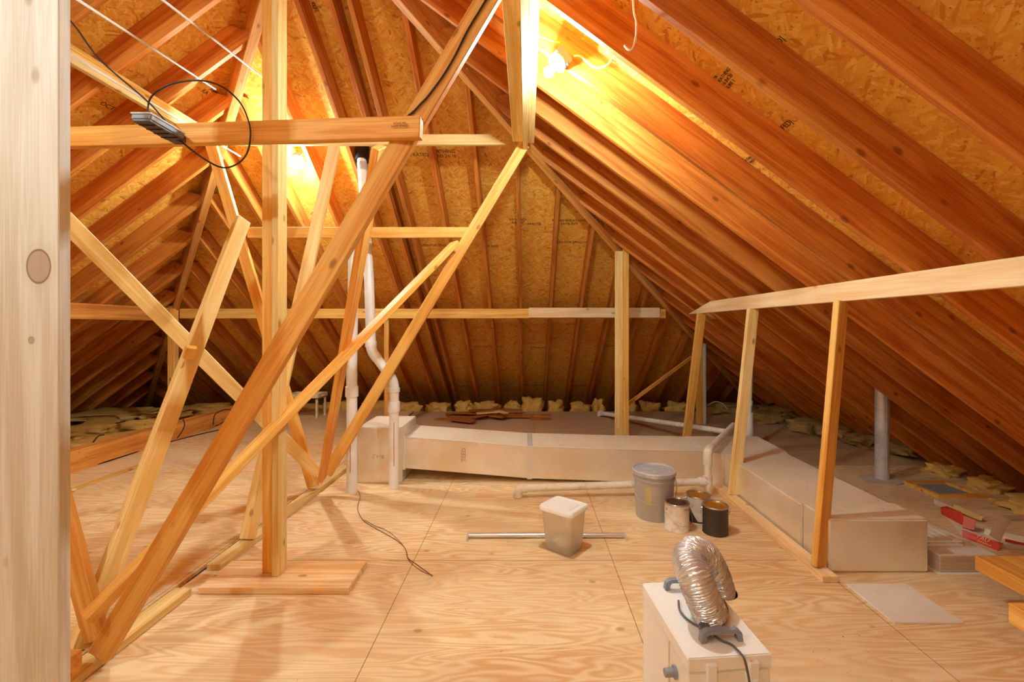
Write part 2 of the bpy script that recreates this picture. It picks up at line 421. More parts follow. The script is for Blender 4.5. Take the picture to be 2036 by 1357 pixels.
# lamps of the attic, plus an added fill bulb behind the camera (each builder carries its own light)
def lampholder(name, base, axis, label, power, boxed=True, spread=.032):
    t = thing(name, label, 'lamp', base)
    ax = Vector(axis).normalized(); R = ax.to_track_quat('Z', 'Y')
    def put(o): o.rotation_mode = 'QUATERNION'; o.rotation_quaternion = R; return o
    if boxed:
        put(obj('junction_box', box((-.05, -.05, -.055), (.05, .05, 0), .004), DARKBOX, t))
        s = put(obj('sticker', box((-.014, -.052, -.04), (.014, -.0505, -.008)), CREAMC, t))
    put(obj('porcelain_base', lathe([(.056, 0), (.057, .006), (.05, .014), (.03, .02), (.024, .034), (.021, .036)], 32), PORC, t, 'auto'))
    put(obj('bulb_neck', lathe([(.014, .036), (.014, .05), (.018, .062)], 24), PORC, t, True))
    prof = [(.0181, .062)]+[(.03*math.sin(a), .088-.03*math.cos(a)) for a in [math.radians(x) for x in range(45, 181, 15)]]
    prof[-1] = (.001, .118)
    put(obj('bulb', lathe(prof, 24), BULB, t, True))
    ld = bpy.data.lights.new('bulb_light', 'POINT'); ld.energy = power; ld.shadow_soft_size = spread; ld.color = LAMP_COL
    lo = bpy.data.objects.new('bulb_light', ld); C.objects.link(lo); lo.parent = t; lo.location = ax*.088
    return t
lampholder('bare_bulb_lamp', at(1108.7, 124, 2.585), (-.60, -.28, -.80), 'bare lit bulb in porcelain holder on blue-grey box, on right slope beside the ridge-side purlin', 138)
lampholder('bare_bulb_lamp', at(594, 318, 4.33), (-.12, -.55, -.83), 'small distant lit bulb in white holder on the back slope, right of the tall post', 160)
lampholder('bare_bulb_lamp', (-2.35, .35, 2.93), (.2, 0, -1), 'bare lit bulb in porcelain holder above and left of the camera', 112)
lampholder('bare_bulb_lamp', (-1.0, -1.1, 3.55), (.1, .1, -1), 'added unseen fill bulb in porcelain holder high behind the camera', 80)  # added unseen lamp that lifts the light level of the whole room

# ---------------------------------------------------------------- rafters
RD, RT = .184, .038
def rafter(p_up, p_dn, n, label, group, m=W_RAFT):
    """underside line p_up -> p_dn; plumb cut ends"""
    p_up, p_dn = Vector(p_up), Vector(p_dn); d = (p_dn-p_up).normalized()
    nrm = Vector(n).cross(d); nrm = nrm if nrm.z > 0 else -nrm
    c = nrm*RD/2
    # width axis sign used by frame(): y = n x d
    sgn = 1 if Vector(n).cross(d).dot(nrm) > 0 else -1
    cut = RD/2*S
    return board_at('rafter', p_up+c, p_dn+c, RD, RT, n, m, label, 'rafter', group, c0=cut*sgn, c1=cut*sgn, bev=.002)
k = 0
ys = [1.43+.406*i for i in range(-3, 17)]
GR = 'rafters of the right roof slope'
vis = 0
for y in ys:
    yc = y+RT/2
    x0 = XR+.045 if yc < YP else (XR+(yc-YP))+.008
    x1 = XR+HW+.12
    if x0 > x1-.2: continue
    if y > 1.2:
        lab = 'reddish rafter of the right slope, %s one back from the top right corner' % ORD[vis]; vis += 1
    elif y > .8: lab = 'rafter of the right slope directly overhead, cut off by the top right corner'
    else: lab = 'rafter of the right slope behind the camera' if y > .4 else 'rafter of the right slope farthest behind the camera'
    rafter((x0, yc, zr_right(x0)), (x1, yc, zr_right(x1)), (0, 1, 0), lab, GR)
GL = 'rafters of the left roof slope'
vis = 0
for y in ys:
    yc = y+RT/2
    x0 = XR-.045 if yc < YP else (XR-(yc-YP))-.008
    x1 = XR-HW-.12
    if x0 < x1+.2: continue
    if y > 1.2:
        lab = 'orange rafter of the left slope, %s one back from the top left corner' % ORD[vis]; vis += 1
    elif y > .8: lab = 'rafter of the left slope hidden above the foreground board'
    else: lab = 'left slope rafter just behind the camera' if y > .4 else 'left slope rafter farthest behind the camera'
    rafter((x0, yc, zr_left(x0)), (x1, yc, zr_left(x1)), (0, 1, 0), lab, GL)
GB = 'rafters of the back roof slope'
xs = sorted([-1.42, -1.28]+[-.90+.406*i for i in range(0, 12)]+[-1.66-.406*i for i in range(0, 13)])
vis = 0
for x in xs:
    y0 = YP+abs(x-XR)+.012
    if x in (-1.42, -1.28): y0 = YP+.15
    if y0 > YE-.2: continue
    rafter((x, y0, zr_back(y0)), (x, YE+.12, zr_back(YE+.12)), (1, 0, 0), 'rafter of the back slope, %s one counting from the left corner' % (ORD[vis] if vis < len(ORD) else ORD[vis-20]+' past the twentieth'), GB); vis += 1
# hips and ridge
def hip(sx, label):
    a = Vector((XR+.06*sx, YP+.06, ZR-.085)); b = Vector((XR+sx*(HW+.1), YE+.1, -.075-.085))
    d = (b-a).normalized(); n = Vector((sx*1., -1., 0)).normalized()
    up = n.cross(d); up = up if up.z > 0 else -up
    return board_at('hip_rafter', a+up*.118, b+up*.118, .235, .066, n, W_HIPL, label, 'hip rafter')
HIPR = hip(1, 'long hip rafter with green lettering running down to the right back corner')
hip(-1, 'long hip rafter running down to the dark left back corner')
board_at('ridge_board', (XR, Y0, ZR+.09), (XR, YP+.05, ZR+.09), .235, .038, (1, 0, 0), W_HIP, 'ridge board at the peak of the roof above the tall post', 'ridge board')

# ---------------------------------------------------------------- purlins and posts
def bx(name, lo, hi, m, label, cat, group=None, along=1):
    """axis-aligned lumber with its grain along axis 0/1/2"""
    lo, hi = Vector(lo), Vector(hi); c = (lo+hi)/2; s = hi-lo
    a = c.copy(); b = c.copy(); a[along] = lo[along]; b[along] = hi[along]
    dims = {0: (1, 2), 1: (0, 2), 2: (0, 1)}[along]
    n = Vector((0, 0, 0)); n[dims[0]] = 1
    return board_at(name, a, b, s[dims[1]], s[dims[0]], n, m, label, cat, group)
bx('purlin', (-4.75, .5, 1.49), (-4.71, 6.0, 1.66), W_BEAM, 'wide stained purlin under the lower left rafters, ending at the corner post', 'purlin')
bx('purlin', (-4.66, 6.10, 1.525), (.06, 6.138, 1.655), W_GOLD, 'long level purlin across the back slope, left of its overlap', 'purlin', along=0)
bx('purlin', (.02, 6.058, 1.535), (1.77, 6.096, 1.665), W_RAIL, 'shorter purlin board lapped in front of the back purlin at its right end', 'purlin', along=0)
bx('purlin', (.10, 6.10, 1.525), (1.86, 6.138, 1.65), W_GOLD, 'board end showing just past the lapped purlin at the far right', 'purlin', along=0)
# rail (right purlin) with mitred far end
board_at('purlin', (1.90, .2, 1.615), (1.90, 5.0, 1.615), .115, .04, (1, 0, 0), W_RAIL, 'long pale purlin rail on leaning studs under the right slope', 'purlin', c1=-.32)
bx('wood_block', (1.97, 5.15, 1.50), (2.16, 5.19, 1.565), W_GOLD, 'short block showing behind the far end of the pale rail', 'block', along=0)
# ridge side purlin pair on the right
bx('purlin', (-.118, 1.0, 2.93), (-.034, 3.74, 2.968), W_PALE, 'left board of the pair coming toward the camera beside the bulb', 'purlin')
bx('purlin', (-.032, 1.0, 2.88), (.006, 3.78, 2.969), W_PALE, 'right board of the pair coming toward the camera beside the bulb', 'purlin')
bx('purlin', (.008, 1.0, 2.90), (.058, 3.70, 2.985), W_PALE, 'rightmost narrow board of the group beside the bulb', 'purlin')
bx('purlin', (-2.79, .6, 3.0), (-2.75, 4.02, 3.115), W_PALE, 'pale purlin at upper left with a yellow cable along its top', 'purlin')
# floor plates
bx('floor_plate', (-1.846, Y0+.3, 0), (-1.757, 2.385, .038), W_PALE, 'floor plate board at lower left ending just before the flat plank', 'floor plate')
bx('floor_plate', (-1.846, 2.62, 0), (-1.757, 4.9, .038), W_PALE, 'floor plate board running back from the flat plank past the white pipes', 'floor plate')
bx('floor_plate', (1.618, 2.494, 0), (1.707, 3.98, .038), W_RAIL, 'floor plate under the leaning studs beside the foil duct', 'floor plate')
# tall post of two boards on a plank
pk = bx('plank', (at(395, 1175, 2.39).x, 2.385, .0), (-.935, 2.66, .038), PLANK, 'flat short plank on the floor under the tall post', 'plank', along=0)
t = thing('ridge_post', 'tall post of two nailed boards standing on the flat plank left of centre', 'post', (-1.4, 2.5, .038))
def part_board(name, lo, hi, m, parent, along=2):
    o = bx(name, lo, hi, m, None, None, along=along); mw = o.matrix_world.copy(); o.parent = parent; o.matrix_parent_inverse = Matrix.Translation(-parent.location); o.matrix_basis = mw
    return o
part_board('front_board', (-1.395, 2.485, .038), (-1.357, 2.574, 4.1), W_PALE, t)
part_board('side_board', (-1.470, 2.523, .038), (-1.396, 2.561, 4.1), W_GOLD, t)
bx('foreground_board', (-1.66, 1.38, 0), (-1.42, 1.418, 4.05), W_STUD, 'whitish knotty upright board filling the left edge of the picture', 'board', along=2)

# ---------------------------------------------------------------- braces of the left group
def brace(a, b, n, m, label, wd=.089, th=.038, name='brace', **k):
    return board_at(name, a, b, wd, th, n, m, label, 'brace', **k)
B = lambda px, py, Y: at(px, py, Y)
brace(B(200, 1303, 1.88), B(1018, -82, 1.88), (0, 1, 0), W_ORNG, 'long knotty diagonal brace crossing the picture from lower left to top centre')
pL, pR = B(140, 275, 2.06), B(838, 255, 1.832)
TIE = brace(pL+(pL-pR)*.16, pR, (.12, -1, 0), W_ORNG, 'level brace at upper left carrying the grey flood light', name='collar_tie')
brace(B(160, 1292, 1.96), B(483, 437, 2.9), (.945, -.33, 0), W_PALE, 'pale diagonal brace with a free square top end left of the tall post')
q0, q1 = B(143, 452, 2.4), B(632, 942, 3.80)
brace(q1+(q0-q1)*1.38, q1, (.45, -1, .1), W_PALE, 'pale brace descending from upper left behind the free-topped brace')
brace(B(415, 270, 3.84), B(623, 968, 3.84), (0, 1, 0), W_GOLD, 'brace rising up and left from the plate to the upper left purlin')
brace(B(1050, 276, 3.80), B(650, 942, 3.80), (0, 1, 0), W_GOLD, 'brace rising to the right from the plate to the ridge-side purlin pair', c0=-.03)
brace(B(754, 292, 2.16), B(641, 952, 3.76), (.97, -.24, 0), W_ORNG, 'steep brace with a cut brown top end just under the flood light tie')
brace(B(665, 292, 3.80), B(492, 1072, 2.92), (.1, -1, 0), W_PALE, 'thin grey-streaked brace passing behind the tall post')
brace(B(172, 1232, 1.83), B(905, 484, 3.72), (-.45, -.5, .74), W_GOLD, 'slim brace crossing in front of the tall post up to the middle tie')
mx = Vector((-1.86, 1.97, .05)); brace(mx, mx+Vector((-.82, 0, 3.02)), (0, 1, 0), W_ORNG, 'brace leaning left, half hidden behind the foreground board')
brace(B(494, 463, 3.88), B(936, 463, 3.88), (0, 1, 0), W_GOLD, 'level middle tie between the two rising braces', name='collar_tie')
brace(B(470, 279, 3.88), B(990, 279, 3.88), (0, 1, 0), W_PALE, 'level upper tie ending in a slanted cut near the hip', name='collar_tie', c1=.07)
bx('wood_block', (-1.845, 1.70, .038), (-1.757, 1.80, .13), W_ORNG, 'rough block at the foot of the braces at lower left', 'block', along=0)
brace(B(381, 690, 2.42), B(374, 712, 2.44), (.75, -.66, 0), W_GOLD, 'small scrap nailed where the two pale braces cross', wd=.05, th=.03, name='wood_scrap')
# posts
bx('post', (1.0, 5.16, 0), (1.089, 5.198, 2.27), W_PALE, 'left board of the upright post supporting the right hip', 'post', along=2)
bx('post', (1.091, 5.16, 0), (1.155, 5.25, 2.30), W_GOLD, 'right board of the upright post supporting the right hip', 'post', along=2)
bx('post', (-4.75, 6.01, -.2), (-4.66, 6.09, 1.69), W_GOLD, 'short post at the left back corner under the purlin', 'post', along=2)
bx('post', (-1.93, 6.14, 0), (-1.865, 6.20, 1.53), W_ORNG, 'narrow post under the back purlin behind the white pipes', 'post', along=2)
brace((1.69, 3.72, .038), (1.885, 3.80, 1.557), (.15, -1, 0), W_PALE, 'middle leaning stud between the floor plate and the pale rail', name='stud')
brace((1.665, 2.60, .038), (1.875, 2.72, 1.557), (.45, -1, 0), W_GOLD, 'nearest leaning stud between the floor plate and the pale rail', name='stud')
brace((1.76, 5.08, 0), (1.885, 4.92, 1.557), (.1, -1, 0), W_GOLD, 'farthest leaning stud at the end of the pale rail', name='stud')
bx('post', (2.46, 6.60, 0), (2.55, 6.638, 1.19), W_GOLD, 'short orange post behind the farthest leaning stud', 'post', along=2)
bx('post', (2.551, 6.58, 0), (2.59, 6.66, 1.17), W_GREY, 'short grey board against the small orange post', 'post', along=2)
brace(B(1246, 806, 5.6), B(1384, 704, 6.45), (0, -1, 0), W_ORNG, 'thin diagonal brace between the hip post and the small back post', wd=.04)

# left floor beam, joists
bx('floor_beam', (-4.37, 1.0, .0), (-4.332, 7.4, .218), W_BEAM, 'stained front board of the raised beam at the left floor edge', 'beam')
bx('floor_beam', (-4.47, 1.0, .0), (-4.432, 7.4, .215), W_BEAM, 'rear board of the raised beam at the left floor edge', 'beam')
bx('wood_strip', (-3.90, 2.4, .012), (-3.845, 4.75, .03), W_GOLD, 'narrow wood strip lying on the left floor', 'strip')
brace((-3.93, 3.6, .03), (-3.83, 3.86, .03), (0, 0, 1), W_PALE, 'small wood offcut beside the foreground board on the left floor', wd=.03, th=.02, name='offcut')
for i in range(4):
    y = 4.0+i*1.0
    bx('ceiling_joist', (-6.9, y, -.14), (-4.48, y+.038, .02), W_HIP, 'ceiling joist among the insulation left of the beam, %s from the front' % ORD[i], 'joist', 'joists left of the beam', along=0)

# ---------------------------------------------------------------- duct
def duct_seg(bm, A, Bp):
    """A, Bp: four corners each (bl, br, tr, tl)"""
    a = [bm.verts.new(v) for v in A]; b = [bm.verts.new(v) for v in Bp]
    for i in range(4): bm.faces.new((a[i], a[(i+1) % 4], b[(i+1) % 4], b[i]))
    return a, b
t = thing('air_duct', 'long foil-covered rectangular air duct across the floor with plenum and right-hand run', 'duct')
obj('plenum', box((-1.53, 4.10, .0), (-1.125, 4.62, .503), .006), FOIL, t)
def loft(secs, name, bev=.005, capm=None):
    bm = bmesh.new(); rs = []
    for s in secs: rs.append([bm.verts.new(v) for v in s])
    for i in range(len(rs)-1):
        for k in range(4): bm.faces.new((rs[i][k], rs[i][(k+1) % 4], rs[i+1][(k+1) % 4], rs[i+1][k]))
    bm.faces.new(rs[0][::-1]); bm.faces.new(rs[-1])
    bmesh.ops.bevel(bm, geom=[e for e in bm.edges if len(e.link_faces) == 2], offset=bev, segments=2, affect='EDGES')
    return obj(name, bm, FOIL, t)
def xsec(x, yf, yb_, z0, z1): return [(x, yf, z0), (x, yb_, z0), (x, yb_, z1), (x, yf, z1)]
loft([xsec(-1.12, 4.15, 4.66, .118, .402), xsec(-.55, 4.14, 4.66, .075, .362), xsec(.015, 4.12, 4.66, .034, .322)], 'duct_section')
loft([xsec(.02, 4.12, 4.66, .034, .322), xsec(.85, 4.10, 4.66, .012, .300), xsec(1.60, 4.09, 4.66, .002, .289)], 'duct_section')
bm = bmesh.new()
poly = [(1.605, 4.09), (1.72, 3.98), (2.29, 3.98), (2.33, 4.10), (2.36, 4.66), (1.605, 4.66)]
a = [bm.verts.new((x, y, .001)) for x, y in poly]; b = [bm.verts.new((x, y, .289)) for x, y in poly]
bm.faces.new(a[::-1]); bm.faces.new(b)
for i in range(6): bm.faces.new((a[i], a[(i+1) % 6], b[(i+1) % 6], b[i]))
bmesh.ops.bevel(bm, geom=bm.edges[:], offset=.005, segments=2, affect='EDGES')
obj('duct_elbow', bm, FOIL, t)
obj('duct_section', box((1.722, 2.86, .001), (2.29, 3.975, .291), .007), FOIL, t)
obj('duct_end_cap', box((1.727, 2.60, .001), (2.295, 2.853, .304), .009), FOIL, t)
tp = bmesh.new(); bm_box(tp, (.0, 4.114, .03), (.045, 4.118, .325)); bm_box(tp, (.0, 4.116, .3245), (.045, 4.65, .3265)); obj('joint_tape', tp, FOIL_TAPE, t)
tp = bmesh.new()
tube_bm(tp, [(-1.12, 4.15, .402), (-.55, 4.14, .362), (.015, 4.12, .323), (.85, 4.10, .301), (1.6, 4.09, .29)], .006, 6); obj('corner_tape', tp, FOIL_TAPE, t)
tp = bmesh.new(); tube_bm(tp, [(-1.118, 4.145, .11), (-1.122, 4.143, .2), (-1.116, 4.146, .3), (-1.12, 4.145, .41), (-1.118, 4.4, .415), (-1.118, 4.62, .41)], .014, 7); obj('joint_tape', tp, FOIL_TAPE, t)
write('TEED', .055, at(922, 905, 4.136), (.02, 0, 1), (-1, 0, 0), plain('faint_print', (206, 176, 146), .6), t)
write('R-4.2', .05, at(752, 908, 4.0985), (-1, 0, .05), (0, 0, -1), bpy.data.materials['faint_print'], t)

# ---------------------------------------------------------------- plastic pipes
def pipe_thing(name, label, parts):
    t = thing(name, label, 'pipe', parts[0][1][0])
    o0 = Vector(parts[0][1][0])
    for (nm, pts, r, m) in parts:
        obj(nm, tube([Vector(p)-o0 for p in pts], r, 20), m, t, 'auto')
    return t
a = Vector((-1.49, 3.87, 0))
top1 = at(727, 432, 4.14)
pipe_thing('vent_pipe', 'straight white plastic vent pipe rising from the floor, left of the two', [
    ('pipe', [a, (a.x, a.y, 1.05)], .044, PVC),
    ('coupling', [(a.x, a.y, .815), (a.x, a.y, .90)], .053, PVC),
    ('pipe', bend([(a.x, a.y, 1.05), (a.x+.005, 3.9, 2.1), at(716, 440, 3.98), top1], .06), .043, PVC),
    ('print_line', [(a.x+.004, a.y-.0445, .18), (a.x+.004, a.y-.0445, .55)], .003, PVC_R)])
b0 = Vector((-1.165, 3.98, 0)); e1 = Vector((b0.x, 3.98, .93)); e2 = at(738, 697, 4.02); e3 = at(734, 560, 4.05); e4 = at(719.5, 318, 4.30)
pipe_thing('vent_pipe', 'white plastic vent pipe with an offset bend, right of the two', [
    ('pipe', [b0, (b0.x, b0.y, .80)], .042, PVC),
    ('coupling', [(b0.x, b0.y, .665), (b0.x, b0.y, .755)], .051, PVC),
    ('elbow', bend([(b0.x, b0.y, .80), e1, e1.lerp(e2, .3)], .06), .044, PVC),
    ('coupling', [(b0.x, b0.y, .838), (b0.x, b0.y, .875)], .051, PVC),
    ('pipe', [e1.lerp(e2, .25), e1.lerp(e2, .8)], .041, PVC),
    ('elbow', bend([e1.lerp(e2, .72), e2, e2.lerp(e3, .12)], .05), .045, PVC),
    ('coupling', [e2.lerp(e3, .05), e2.lerp(e3, .13)], .05, PVC),
    ('pipe', [e2.lerp(e3, .1), e3, e4], .042, PVC),
    ('roof_boot', [e4+Vector((.002, .0, -.01)), e4+Vector((-.01, .06, .14))], .06, RUBB),
    ('coupling', [e3.lerp(e4, .9), e3.lerp(e4, .97)], .045, GALV),
    ('print_line', [(b0.x+.012, b0.y-.0405, .2), (b0.x+.012, b0.y-.0405, .58)], .003, PVC_R)])
r = .0305
c0 = Vector((-.075, 3.75, 0)); c1 = Vector((-.075, 3.75, .074)); c2 = Vector((1.504, 3.79, .118))
pipe_thing('drain_pipe', 'white plastic drain pipe along the floor with a tee and a rise over the duct', [
    ('pipe', bend([c0, c1+Vector((0, 0, .0)), c2], .045), r, PVC_D),
    ('elbow', bend([c0+Vector((0, 0, .008)), c1, c1+(c2-c1).normalized()*.075], .045), r+.007, PVC_D),
    ('riser', [(1.504, 3.79, 0), (1.504, 3.79, .37)], r-.002, PVC_D),
    ('tee', [(1.504, 3.79, .072), (1.504, 3.79, .165)], r+.007, PVC_D),
    ('tee_branch', [(1.43, 3.788, .116), (1.504, 3.79, .118)], r+.007, PVC_D),
    ('elbow', bend([(1.504, 3.79, .26), (1.504, 3.79, .37), Vector((1.504, 3.79, .37)).lerp(Vector((2.2, 4.85, .37)), .09)], .05), r+.007, PVC_D),
    ('pipe', [(1.504, 3.79, .37), (2.2, 4.85, .36)], r, PVC_D)])
pipe_thing('drain_pipe', 'thin white plastic pipe lying on the floor behind the duct', [
    ('pipe', [(1.15, 7.2, .05), (2.2, 4.97, .26)], .031, PVC_D),
    ('elbow', bend([(1.15, 7.2, -.0), (1.145, 7.21, .055), (1.18, 7.13, .055)], .03), .038, PVC_D)])
v0 = Vector((2.56, 5.25, 0))
pipe_thing('vent_pipe', 'white plastic vent pipe half hidden behind the middle leaning stud', [
    ('pipe', [v0, (v0.x, v0.y, .42)], .046, PVC), ('coupling', [(v0.x, v0.y, .17), (v0.x, v0.y, .25)], .052, PVC),
    ('pipe', [(v0.x, v0.y, .42), (2.585, 5.25, 1.22)], .028, PVC), ('coupling', [(v0.x+.003, v0.y, .5), (v0.x+.004, v0.y, .56)], .036, PVC)])
t = thing('metal_flue', 'round galvanised metal flue standing on the floor under the right rafters', 'flue', (3.26, 4.18, 0))
obj('flue_pipe', tube([(0, 0, 0), (0, 0, .86)], .056, 28), GALV, t, 'auto')
obj('flue_seam', tube([(.0, -.0565, .0), (.0, -.0565, .86)], .0025, 6), GALV, t)
bm = bmesh.new(); pp = ((-.18, -.06, .008), (.02, -.14, .008), (.16, -.10, .02), (.15, .08, .03), (-.02, .13, .015), (-.17, .08, .014))
a = [bm.verts.new(v) for v in pp]; b = [bm.verts.new((x, y, z-.006)) for x, y, z in pp]
ca = bm.verts.new((0, 0, .02)); cb = bm.verts.new((0, 0, .005))
for i in range(6): bm.faces.new((a[i], a[(i+1) % 6], ca)); bm.faces.new((b[(i+1) % 6], b[i], cb)); bm.faces.new((a[i], b[i], b[(i+1) % 6], a[(i+1) % 6]))
obj('base_collar', bm, CARD, t)

# ---------------------------------------------------------------- insulation
def batt(c, sx, sy, sz, seed, label, group, m=None):
    bm = bmesh.new(); bmesh.ops.create_icosphere(bm, subdivisions=4, radius=1)
    off = Vector((seed*3.7, seed*1.3, seed*9.1))
    for v in bm.verts:
        p = v.co.copy()
        p = Vector([math.copysign(abs(q)**.6, q) for q in p])
        d = .95+.55*noise.noise(p*1.4+off)+.25*noise.noise(p*3.5+off)+.09*noise.noise(p*9+off)
        v.co = Vector((p.x*sx, p.y*sy, p.z*sz))*d
    o = obj('insulation_batt', bm, m or INS, None, True); o.location = c; o.rotation_euler = (0, 0, (seed*1.7) % .5-.25)
    return tag(o, label, 'insulation', group)
GI = 'yellow insulation along the back eave'
for i, (x0, x1, yt) in enumerate(((560, 640, 812), (640, 700, 806), (722, 790, 800), (792, 838, 806), (850, 893, 806), (906, 940, 800), (945, 989, 803), (1003, 1036, 804), (1038, 1078, 794), (1088, 1121, 803), (1134, 1172, 804), (1178, 1200, 797), (1245, 1268, 804), (1272, 1311, 803), (1325, 1375, 806), (1400, 1450, 806))):
    Y = 7.78; a = at(x0, yt, Y); b = at(x1, yt, Y)
    batt(((a.x+b.x)/2, Y, max(a.z/2-.06, 0)), (b.x-a.x)/2*1.0, .13, a.z/2+.08, i+1, 'yellow insulation tuft at the back eave, %s counting from the left' % ORD[i], GI)
GI2 = 'insulation left of the floor beam'
for i, (px, py, Y, sx, sy, sz) in enumerate(((170, 868, 5.0, .45, .3, .1), (250, 858, 5.25, .35, .28, .1), (285, 832, 5.9, .3, .22, .12), (180, 838, 5.9, .4, .4, .08), (330, 822, 6.6, .3, .3, .09), (400, 812, 7.2, .4, .3, .1), (220, 820, 7.0, .6, .4, .06), (150, 905, 4.4, .3, .3, .1))):
    p = at(px, py, Y); p.z = min(p.z, .1); batt((min(p.x, -4.75), Y, p.z-.03), sx, sy, sz, i+31, 'yellow insulation batt beyond the left floor beam, %s of eight in the heap' % ORD[i], GI2)
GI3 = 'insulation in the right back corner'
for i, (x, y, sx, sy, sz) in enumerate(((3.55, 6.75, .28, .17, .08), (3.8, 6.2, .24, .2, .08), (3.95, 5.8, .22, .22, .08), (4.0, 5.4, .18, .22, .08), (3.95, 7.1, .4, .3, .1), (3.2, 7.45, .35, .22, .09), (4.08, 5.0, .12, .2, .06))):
    batt((x, y, .07), sx, sy, sz, i+51, 'dim brownish insulation batt in the right back corner, %s of seven in the heap' % ORD[i], GI3, INS_KRAFT_SHADE)
for i, (x, y, sx, sy, sz, l) in enumerate(((3.93, 3.50, .22, .14, .05, 'bright yellow insulation tuft at the right edge above the red carton'), (3.98, 4.35, .1, .12, .06, 'small insulation tuft at the right eave nearer the metal flue'), (4.0, 3.95, .1, .14, .06, 'small insulation tuft at the right eave beyond the floor register'))):
    batt((x, y, .03), sx, sy, sz, i+71, l, 'insulation along the right eave')
batt((-1.868, 2.52, -.06), .02, .07, .05, 90, 'bit of insulation showing in the slot beside the flat plank', 'insulation along the right eave')

# ---------------------------------------------------------------- bucket, cans, container
t = thing('plastic_bucket', 'large grey plastic bucket with lid beside the drain pipe', 'bucket', (.945, 3.39, 0))
obj('bucket_body', lathe([(.128, 0), (.131, .004), (.146, .285), (.153, .286), (.153, .298), (.147, .299), (.147, .315), (.153, .316), (.153, .322), (.148, .335)], 56), BUCKET, t, 'auto')
obj('bucket_lid', lathe([(.15, .318), (.158, .32), (.159, .345), (.152, .352), (.146, .351), (.142, .343), (.02, .343), (.001, .3432)], 56), BUCKET_LID, t, 'auto')
obj('handle', tube(smooth_path([(-.156, 0, .29), (-.165, -.03, .22), (-.12, -.11, .15), (0, -.155, .135), (.1, -.13, .15), (.152, -.05, .22), (.156, 0, .29)], 6), .0025, 8), TIN, t)
obj('paint_stain', lathe([(.1385, .12), (.1425, .2), (.1449, .25)], 96, False), plain('yellow_stain', (206, 186, 130), .6), t).hide_render = False
st = [o for o in t.children if o.name.startswith('paint_stain')][0]
bm = bmesh.new(); bm.from_mesh(st.data)
bmesh.ops.delete(bm, geom=[f for f in bm.faces if not (math.radians(228) < (math.atan2(f.calc_center_median().y, f.calc_center_median().x) % (2*math.pi)) < math.radians(246))], context='FACES'); bm.to_mesh(st.data); bm.free()

def can(x, y, body, lid, label, rz=0, handle=True, hang=1):
    t = thing('paint_can', label, 'paint can', (x, y, 0), rz, 'gallon paint cans')
    obj('can_body', lathe([(.082, 0), (.084, .002), (.084, .005), (.0825, .008), (.0825, .178), (.084, .181), (.084, .187), (.08, .189), (.076, .186), (.074, .17)], 44), body, t, 'auto')
    obj('rim', lathe([(.0845, .181), (.085, .187), (.081, .191), (.073, .1885), (.072, .183)], 44, False), TIN, t, True)
    obj('can_lid', lathe([(.0725, .174), (.072, .186), (.066, .185), (.064, .181), (.001, .181)], 40), lid, t, 'auto')
    for s in (-1, 1): obj('handle_ear', tube([(s*.082, 0, .15), (s*.09, 0, .15)], .009, 14), TIN, t)
    pts = [(-.09, 0, .15), (-.095, -.03*hang, .11), (-.06, -.085*hang, .065), (0, -.1*hang, .055), (.06, -.085*hang, .065), (.095, -.03*hang, .11), (.09, 0, .15)]
    if hang == 0: pts = [(-.09, 0, .15), (-.09, .03, .18), (-.05, .065, .197), (0, .078, .197), (.05, .065, .197), (.09, .03, .18), (.09, 0, .15)]
    obj('handle', tube(smooth_path(pts, 5), .0018, 8), TIN, t)
    return t
cw_ = can(1.043, 3.17, CAN_W, CAN_D, 'white-labelled paint can with a dark lid in front of the grey bucket', rz=.35)
c2_ = can(1.245, 3.31, CAN_W, CAN_G, 'white and black paint can with an amber lid at the back of the trio', rz=-.5, hang=0)
bm = bmesh.new()
for k in range(40):
    a0 = math.radians(150+k*3.2); a1 = math.radians(150+(k+1)*3.2); h = lambda a: .02+.12*max(0, min(1, 1-(a-math.radians(190))/1.0))
    vs = [bm.verts.new((.0835*math.cos(q), .0835*math.sin(q), z)) for q, z in ((a0, .008), (a1, .008), (a1, h(a1)), (a0, h(a0)))]; bm.faces.new(vs)
o = obj('paint_drip', bm, CAN_K, c2_); o.rotation_euler = (0, 0, .5)
can(1.288, 3.115, CAN_K, CAN_G, 'black paint can with an amber lid, rightmost and nearest of the trio', rz=-.6, hang=0)
write('NO. 318', .014, (1.085, 3.0805, .165), (1, .25, 0), (0, 0, 1), INK, cw_)

t = thing('storage_container', 'frosted plastic container with a white lid on the bare floor', 'container', (.232, 2.885, 0), math.atan2(-.617, .787))
def rrect(bm, sx, sy, z, r, n=5):
    vs = []
    for (cx, cy, a0) in ((sx-r, sy-r, 0), (-sx+r, sy-r, 90), (-sx+r, -sy+r, 180), (sx-r, -sy+r, 270)):
        for k in range(n+1):
            a = math.radians(a0+90*k/n); vs.append(bm.verts.new((cx+r*math.cos(a), cy+r*math.sin(a), z)))
    return vs
def rloft(secs, cap0=True, cap1=True):
    bm = bmesh.new(); rs = [rrect(bm, *s) for s in secs]; n = len(rs[0])
    for i in range(len(rs)-1):
        for k in range(n): bm.faces.new((rs[i][k], rs[i][(k+1) % n], rs[i+1][(k+1) % n], rs[i+1][k]))
    if cap0: bm.faces.new(rs[0][::-1])
    if cap1: bm.faces.new(rs[-1])
    return bm
obj('container_body', rloft([(.09, .074, .001, .022), (.094, .078, .01, .022), (.113, .095, .262, .025), (.111, .093, .262, .025), (.091, .075, .012, .022)]), FROST, t, 'auto')
obj('container_lid', rloft([(.117, .1, .25, .025), (.125, .108, .252, .028), (.125, .108, .272, .028), (.12, .103, .28, .026), (.108, .09, .28, .02), (.106, .088, .275, .02)]), LIDW, t, 'auto')
